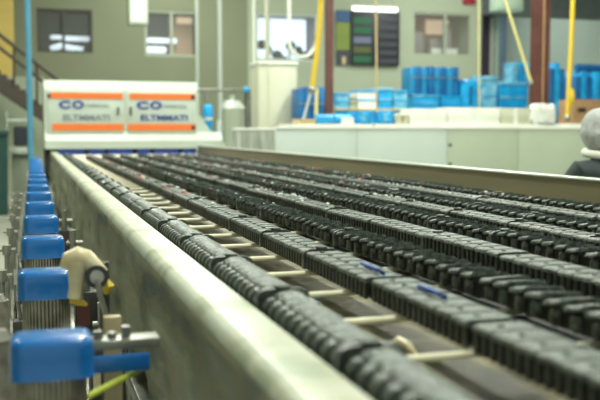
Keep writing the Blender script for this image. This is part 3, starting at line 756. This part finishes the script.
# rack behind
Yr = 13.6; Zr = at(400, 108, Yr).z
rk = thing('storage_rack', 'steel rack with tan shelf edge holding blue and white bins', 'rack', (at(372, 100, Yr).x, Yr, 0))
ww = (at(410, 100, Yr).x-at(334, 100, Yr).x)/2; zz = at(372, 108.5, Yr).z
bx('shelf', M['tanpole'], rk, (-ww, ww, 0, .6, zz-.03, zz), .003); bx('lower_shelf', M['steel'], rk, (-ww, ww, 0, .6, zz-.3, zz-.27), .003)
for sx in (-1, 1):
    for yy in (0, .56): bx('post', M['steel'], rk, (sx*ww-.02, sx*ww+.02, yy, yy+.04, 0, zz))
for i, (p0, p1, y0, m, m2, lab) in enumerate([(336, 350, 93, 'lightblue', 'cyan', 'pale blue bin at the left end of the tan rack shelf'), (350.5, 357, 97, 'wall_pale', 'steel', 'narrow grey bin in the tan rack'), (357.5, 378, 90, 'paper', 'cyan', 'white bin with blue rim on the tan rack'), (378.5, 393, 88, 'cyan', 'lightblue', 'blue bin left of the corner bin on the tan rack'), (393.5, 408, 90, 'lightblue', 'cyan', 'pale blue bin at the right end of the tan rack')]):
    box_thing('storage_bin', lab, 'bin', p0, p1, y0, 108, Yr+.02, M[m], to=zz, m2=M[m2])
for i, (p0, p1) in enumerate([(336, 356), (357, 382), (384, 408)]):
    box_thing('storage_bin', ['blue bin under the left of the tan shelf', 'blue bin under the middle of the tan shelf', 'blue bin under the right of the tan shelf'][i], 'bin', p0, p1, 110.5, 120, Yr+.02, M['cyan' if i != 1 else 'lightblue'], to=zz-.27, m2=M['cyan'], depth=.5)
# tall blue stack
Ys = 15
Zs = counter('bench behind the partition carrying the blue stacks', 409, 528, 110, Ys, m='steel')
box_thing('blue_totes', 'lower bright blue tote under the tall dark blue stack', 'tote', 413, 440, 95, 110, Ys, M['cyan'], to=Zs, m2=M['lightblue'])
box_thing('blue_totes', 'bright blue tote right of the lower one, under the dark stack', 'tote', 441, 462, 96, 110, Ys, M['cyan'], to=Zs)
box_thing('blue_sheets', 'tall dark blue upright sheet stack in front of the pale wall', 'sheets', 410, 460, 67, 95, Ys+.05, M['blue'], style='sheets', to=at(413, 95, Ys).z, m2=mat('mid_blue', (.015, .24, .50), .4), depth=.4)
box_thing('blue_bag', 'bright blue bag beside the tall dark blue stack', 'bag', 462.5, 478.5, 80, 110, Ys, M['cyan'], style='bag', to=Zs, m2=M['blue'])
box_thing('clear_crate', 'pale blue translucent crate right of the yellow strip', 'crate', 479.5, 498, 76, 110, Ys, M['lightblue'], to=Zs, m2=M['lightblue'])
box_thing('clear_crate', 'light blue crate with white marks left of the wide column', 'crate', 499, 529, 82, 110, Ys, M['cyan'], to=Zs, m2=M['lightblue'])
box_thing('blue_sheets', 'blue sheets standing above the crates left of wide column', 'sheets', 500, 528, 64, 82, Ys+.5, M['cyan'], style='sheets', to=at(503, 82, Ys).z, m2=M['lightblue'], depth=.3)
for x in [c for c in COL.objects if c.get('label', '').startswith('blue sheets standing above')]: x.location.y = Ys+.06
Yt = 12.9
box_thing('blue_sheets', 'tall blue sheets between wide red-brown column and yellow hose', 'sheets', 549, 567, 63, 121, Yt+.3, M['cyan'], style='sheets', to=.0, m2=M['blue'], depth=.5)
box_thing('blue_sheets', 'blue sheet stack at the right edge behind the cardboard box', 'sheets', 575, 625, 72, 110, Yt+.8, M['cyan'], style='sheets', to=0, m2=M['blue'], depth=.5)
z = at(600, 72, Yt+.8).z
box_thing('blue_roll', 'dark blue roll lying on the stack at the right edge', 'roll', 578, 622, 64.5, 72, Yt+.85, M['blue'], style='rolls', to=z+.001)
t3 = counter('table at right edge under the cardboard box', 568, 650, 124, 11.9, m='ledge', d=.8)
c = box_thing('cardboard_box', 'brown cardboard box behind the hooded person', 'box', 573, 630, 100, 124, 11.95, M['card'], to=t3, style='carton', m2=M['card'])
v = at(580, 110, 11.95)-c.location
bx('printed_mark', M['black'], c, (v.x-.04, v.x+.10, -.004, 0, v.z-.03, v.z+.03))

# columns
def column(lab, p0, p1, Y, w2=.18):
    a = at(p0, 0, Y); b = at(p1, 0, Y); ww = (b.x-a.x)/2
    t = thing('steel_column', lab, 'column', ((a.x+b.x)/2, Y, 0))
    bm = bmesh.new(); box(bm, -ww, ww, 0, .02, .02, 7.19); box(bm, -ww, ww, w2, w2+.02, .02, 7.19); box(bm, -.012, .012, .02, w2, .02, 7.19); obj('beam', bm, M['redbrown'], t, False)
    bx('base_plate', M['redbrown'], t, (-ww*1.4, ww*1.4, -.06, w2+.08, 0, .02))
    return t
column('slim red-brown steel column left of the menu board', 326.3, 333.6, 13.2, .05)
cw = column('wide red-brown steel column behind the partition at right', 534, 551, 12.85, .07)
bm = bmesh.new(); cyl(bm, (.02, -.03, .3), (.02, -.03, 7), .018, n=10); obj('conduit', bm, M['card'], cw)
# poles and hoses
def hose(lab, pts, Y, wpx, m, name='hose', cat='hose'):
    p0 = at(*pts[-1], Y); t = thing(name, lab, cat, p0)
    pts = [(pts[0][0], pts[0][1])]+list(pts[1:])
    bm = bmesh.new(); tube(bm, [at(x, y, Y)-p0 for x, y in pts], wpx/2*Y/980, 10); obj('tube', bm, m, t)
    bm = bmesh.new(); ball(bm, (0, 0, 0), (wpx*Y/980*.8,)*3, 8); obj('end_fitting', bm, M['steel'], t)
hose('bright yellow hose hanging beside the slim column', [(320, -70), (321, 0), (319, 30), (316, 60), (312, 90)], 11.2, 6, M['hoseyellow'])
hose('pale yellow tube standing below the yellow hose', [(317, 88), (316.5, 100), (316, 122)], 12, 4, M['paleyellow'])
hose('slanting grey pipe below the yellow hose', [(311, 92), (307, 106), (303, 121)], 12, 3, M['palepipe'], 'pipe', 'pipe')
hose('tan cord hanging in front of the menu board', [(376, -70), (376, 10), (376.5, 60), (376.5, 112)], 11.7, 2.4, M['tanpole'], 'cord', 'cord')
hose('slanting pale yellow hose left of the wide column', [(497, -60), (505, 0), (517, 38), (531, 82)], 12.2, 3.6, M['paleyellow'])
hose('thick bright yellow hose hanging right of the wide column', [(573, -70), (573, 0), (571.5, 40), (569.5, 75), (567.5, 118)], 11, 5.5, M['hoseyellow'])
hh_ = COL.objects[-1].parent; bm = bmesh.new(); v = at(571, 97, 11.0)-hh_.location; ball(bm, v, (.055, .05, .13), 10); obj('grip', bm, M['hoseyellow'], hh_)
hose('narrow yellow strip at the edge of the pale wall', [(479, -60), (479, 60), (479, 112)], 14.6, 1.8, M['paleyellow'], 'pipe', 'pipe')
hose('white curved duct hanging in an arch below the daylit window', [(289, -100), (289, 44), (292, 52), (300, 57), (308, 56), (314, 49), (317, 38)], 16, 4, M['ledge'], 'duct', 'duct')

# dark door bay between pale wall and rear bay
a = at(482, 100, 22); b = at(499, -20, 22)
t = thing('dark_doorway', 'tall dark door with pale strip at edge of the rear bay', 'door', ((a.x+b.x)/2, 22, 0)); ww = (b.x-a.x)/2
bx('leaf', M['purple'], t, (-ww, ww, 0, .1, 0, b.z)); bx('pale_strip', M['palepipe'], t, (-.02, .09, -.03, 0, .5, b.z-1)); bx('edge_frame', M['palegreen'], t, (ww-.1, ww, -.04, .0, 0, b.z))
a = at(497, 10, 15); b = at(524, -10, 15)
t = thing('junction_box', 'pale green box at top edge left of the wide column', 'box', ((a.x+b.x)/2, 15, a.z)); ww = (b.x-a.x)/2
bx('housing', M['palegreen'], t, (-ww, ww, 0, .3, 0, b.z-a.z), .02); bx('lid', M['palegreen'], t, (-ww*.9, ww*.9, -.02, 0, .04, b.z-a.z-.04), .01)
bm = bmesh.new(); cyl(bm, (0, .15, b.z-a.z), (0, .15, 7.2-a.z), .03); obj('conduit', bm, M['steel'], t)
a = at(463, 4, YB-.05); b = at(476, -8, YB-.05)
bm = bmesh.new(); box(bm, a.x, b.x, YB-.06, YB-.005, a.z, b.z, .01); tag(obj('red_sign', bm, M['redsign']), 'small dark red sign above the fourth window', 'sign')

# menu board and poster
Yw = YB-.10
a = at(351.5, 65, Yw); b = at(400, 12, Yw)
t = thing('status_board', 'dark wall board with green rows under the tube lamp', 'board', ((a.x+b.x)/2, Yw, a.z)); ww = (b.x-a.x)/2; hh = b.z-a.z
bx('panel', M['board'], t, (-ww, ww, 0, .09, 0, hh), .01)
for k, c in enumerate(('green', 'olive', 'lilac', 'green', 'green')):
    z0 = hh*(.05+.175*k); bx('row_card', M[c], t, (-ww*.92, -ww*.2, -.012, 0, z0, z0+hh*.12))
for k in range(6):
    z0 = hh*(.04+.155*k); bx('row_line', M['slate'], t, (-ww*.02+.1, ww*.88, -.012, 0, z0, z0+hh*.09))
a = at(336.5, 65, Yw); b = at(350.5, 12, Yw)
t = thing('wall_poster', 'blue and lime poster left of the dark board', 'poster', ((a.x+b.x)/2, Yw+.05, a.z)); ww = (b.x-a.x)/2
bx('sheet', M['slate'], t, (-ww, ww, 0, .02, 0, hh)); bx('blue_band', M['skyink'], t, (-ww*.98, ww*.98, -.01, 0, hh*.80, hh*.99)); bx('lime_field', M['lime'], t, (-ww*.98, ww*.98, -.01, 0, hh*.28, hh*.78)); bx('tan_mark', M['tanpole'], t, (-ww*.1, ww*.4, -.01, 0, hh*.02, hh*.16))
# tube lamp in front of board
a = at(353, 10.3, 19); b = at(398, 8, 19)
t = thing('tube_lamp', 'bright white tube lamp hanging over the dark board', 'lamp', ((a.x+b.x)/2, 19, a.z)); ww = (b.x-a.x)/2
bx('diffuser', M['lamp'], t, (-ww, ww, 0, .08, 0, b.z-a.z), .02); bx('housing', M['white'], t, (-ww, ww, -.0, .15, b.z-a.z, b.z-a.z+.04), .01)
for s in (-1, 1):
    bm = bmesh.new(); cyl(bm, (s*ww*.8, .07, b.z-a.z+.04), (s*ww*.8, .07, 7.2-a.z), .008); obj('hanger', bm, M['steel'], t)
# ceiling lamps above (out of frame, they light the hall)
for i, (lx_, ly_) in enumerate(LAMPS):
    t = thing('ceiling_lamp', 'long tube lamp hanging from the ceiling above the hall', 'lamp', (lx_, ly_, 5.88), 'ceiling tube lamps')
    bx('housing', M['white'], t, (-.28, .28, -1.75, 1.75, 0, .08), .01)
    bm = bmesh.new(); cyl(bm, (0, -1.2, .08), (0, -1.2, 1.32), .01); cyl(bm, (0, 1.2, .08), (0, 1.2, 1.32), .01); obj('hanger', bm, M['steel'], t)

# ------------------------------------------------------------------ person on a stool behind the fence
def skin(name, joints, edges, m, parent, sub=2, root=0):
    me = bpy.data.meshes.new(name); me.from_pydata([j[:3] for j in joints], edges, [])
    o = bpy.data.objects.new(name, me); COL.objects.link(o)
    sk = o.modifiers.new('s', 'SKIN'); sk.use_smooth_shade = True
    for i, j in enumerate(joints):
        d = me.skin_vertices[0].data[i]; r = j[3]; d.radius = r if hasattr(r, '__len__') else (r, r); d.use_root = (i == root)
    ss = o.modifiers.new('u', 'SUBSURF'); ss.levels = sub; ss.render_levels = sub
    bpy.context.view_layer.update()
    m2 = bpy.data.meshes.new_from_object(o.evaluated_get(bpy.context.evaluated_depsgraph_get()))
    bpy.data.objects.remove(o); m2.name = name; m2.materials.clear(); m2.materials.append(m); m2.shade_smooth()
    q = bpy.data.objects.new(name, m2); COL.objects.link(q)
    if parent: q.parent = parent
    return q
px_, py_ = 3.66, 5.10
J = [(0, 0, .56, .13), (0, .03, .72, (.145, .12)), (0, .08, .90, (.17, .12)), (0, .11, 1.0, (.11, .08)), (0, .13, 1.08, .05), (0, .15, 1.17, .05), (0, .155, 1.235, (.072, .085)), (0, .17, 1.31, (.07, .08)),
     (-.15, .11, .985, .045), (-.24, .12, .88, .050), (-.25, .12, .78, .042), (-.20, .24, .69, .034), (-.16, .33, .64, .026), (-.15, .39, .62, (.034, .016)),
     (.15, .11, .985, .045), (.24, .12, .88, .050), (.25, .12, .78, .042), (.20, .24, .69, .034), (.16, .33, .64, .026), (.15, .39, .62, (.034, .016)),
     (-.10, .10, .53, .085), (-.13, .42, .52, .062), (-.13, .44, .28, .050), (-.13, .42, .08, .036), (-.13, .52, .045, .034),
     (.10, .10, .53, .085), (.13, .42, .52, .062), (.13, .44, .28, .050), (.13, .42, .08, .036), (.13, .52, .045, .034)]
E = [(0, 1), (1, 2), (2, 3), (3, 4), (4, 5), (5, 6), (6, 7), (3, 8), (8, 9), (9, 10), (10, 11), (11, 12), (12, 13), (3, 14), (14, 15), (15, 16), (16, 17), (17, 18), (18, 19),
     (0, 20), (20, 21), (21, 22), (22, 23), (23, 24), (0, 25), (25, 26), (26, 27), (27, 28), (28, 29)]
for s, base in ((-1, 13), (1, 19)):
    for k in range(4):
        i0 = len(J); x0_ = s*(.15)+(k-1.5)*.019; ln = (.030, .036, .034, .026)[k]
        J += [(x0_, .42, .618, .009), (x0_, .42+ln, .612, .008), (x0_, .42+ln*1.7, .598, .007)]
        E += [(base, i0), (i0, i0+1), (i0+1, i0+2)]
    i0 = len(J); J += [(s*.15-s*.035, .38, .618, .011), (s*.15-s*.05, .41, .614, .009)]; E += [(base-1, i0), (i0, i0+1)]
per = skin('person', J, E, M['skin'], None)
per.location = (px_, py_, 0); per.rotation_euler = (0, 0, math.radians(-8))
tag(per, 'person in pale hood and dark jacket at the right edge, seated facing away', 'person')
jk = [(0, 0, .60, (.165, .15)), (0, .03, .74, (.18, .15)), (0, .08, .90, (.21, .15)), (0, .105, 1.0, (.15, .13)), (0, .12, 1.07, (.12, .10)),
      (-.17, .11, .985, .095), (-.245, .12, .88, .070), (-.255, .12, .785, .058), (-.20, .24, .69, .046), (-.17, .31, .65, .038),
      (.17, .11, .985, .095), (.245, .12, .88, .070), (.255, .12, .785, .058), (.20, .24, .69, .046), (.17, .31, .65, .038)]
skin('jacket', jk, [(0, 1), (1, 2), (2, 3), (3, 4), (3, 5), (5, 6), (6, 7), (7, 8), (8, 9), (3, 10), (10, 11), (11, 12), (12, 13), (13, 14)], M['jacket'], per)
tj = [(0, 0, .55, .15), (-.10, .10, .53, .10), (-.13, .42, .52, .078), (-.13, .44, .28, .064), (-.13, .42, .10, .055), (.10, .10, .53, .10), (.13, .42, .52, .078), (.13, .44, .28, .064), (.13, .42, .10, .055)]
skin('trousers', tj, [(0, 1), (1, 2), (2, 3), (3, 4), (0, 5), (5, 6), (6, 7), (7, 8)], M['trousers'], per)
for s in (-1, 1):
    bm = bmesh.new(); box(bm, s*.13-.05, s*.13+.05, .36, .62, 0, .09, .03, 3); obj('shoe', bm, M['black'], per)
bm = bmesh.new(); ball(bm, (-.01, .15, 1.255), (.115, .135, .150), 20)
for v in bm.verts:
    if v.co.y > .24: v.co.y = .24-(v.co.y-.24)*.6          # open at the face
    if v.co.y < .08 and v.co.z < 1.25: v.co.y -= .02
    v.co += Vector((math.sin(v.co.z*60)*.002, 0, math.sin(v.co.x*70)*.002))
obj('hood', bm, M['hood'], per)
bm = bmesh.new(); tube(bm, [(.105*math.cos(a), .125+.105*math.sin(a), 1.10+.012*math.sin(a)) for a in [k*math.pi/10 for k in range(20)]], .028, 10, True); obj('collar', bm, M['collar'], per)
bm = bmesh.new(); tube(bm, [(0, .235, 1.285), (0, .262, 1.262), (0, .268, 1.25), (0, .245, 1.243)], [.006, .009, .012, .006], 8); obj('nose', bm, M['skin'], per)
for s in (-1, 1):
    bm = bmesh.new(); ball(bm, (s*.03, .235, 1.285), .012, 8); obj('eye', bm, M['paper'], per)
bm = bmesh.new(); tube(bm, [(-.025, .236, 1.215), (0, .246, 1.217), (.025, .236, 1.215)], .005, 6); obj('mouth', bm, M['redbit'], per)
sl = thing('stool', 'round dark stool under the hooded person', 'stool', (px_, py_, 0))
bm = bmesh.new(); cyl(bm, (0, 0, .37), (0, 0, .41), .17, n=24); obj('seat', bm, M['black'], sl)
for k in range(4):
    a_ = math.pi/4+k*math.pi/2; bm = bmesh.new(); cyl(bm, (.1*math.cos(a_), .1*math.sin(a_), .37), (.18*math.cos(a_), .18*math.sin(a_), 0), .012, n=8); obj('leg', bm, M['steel'], sl)
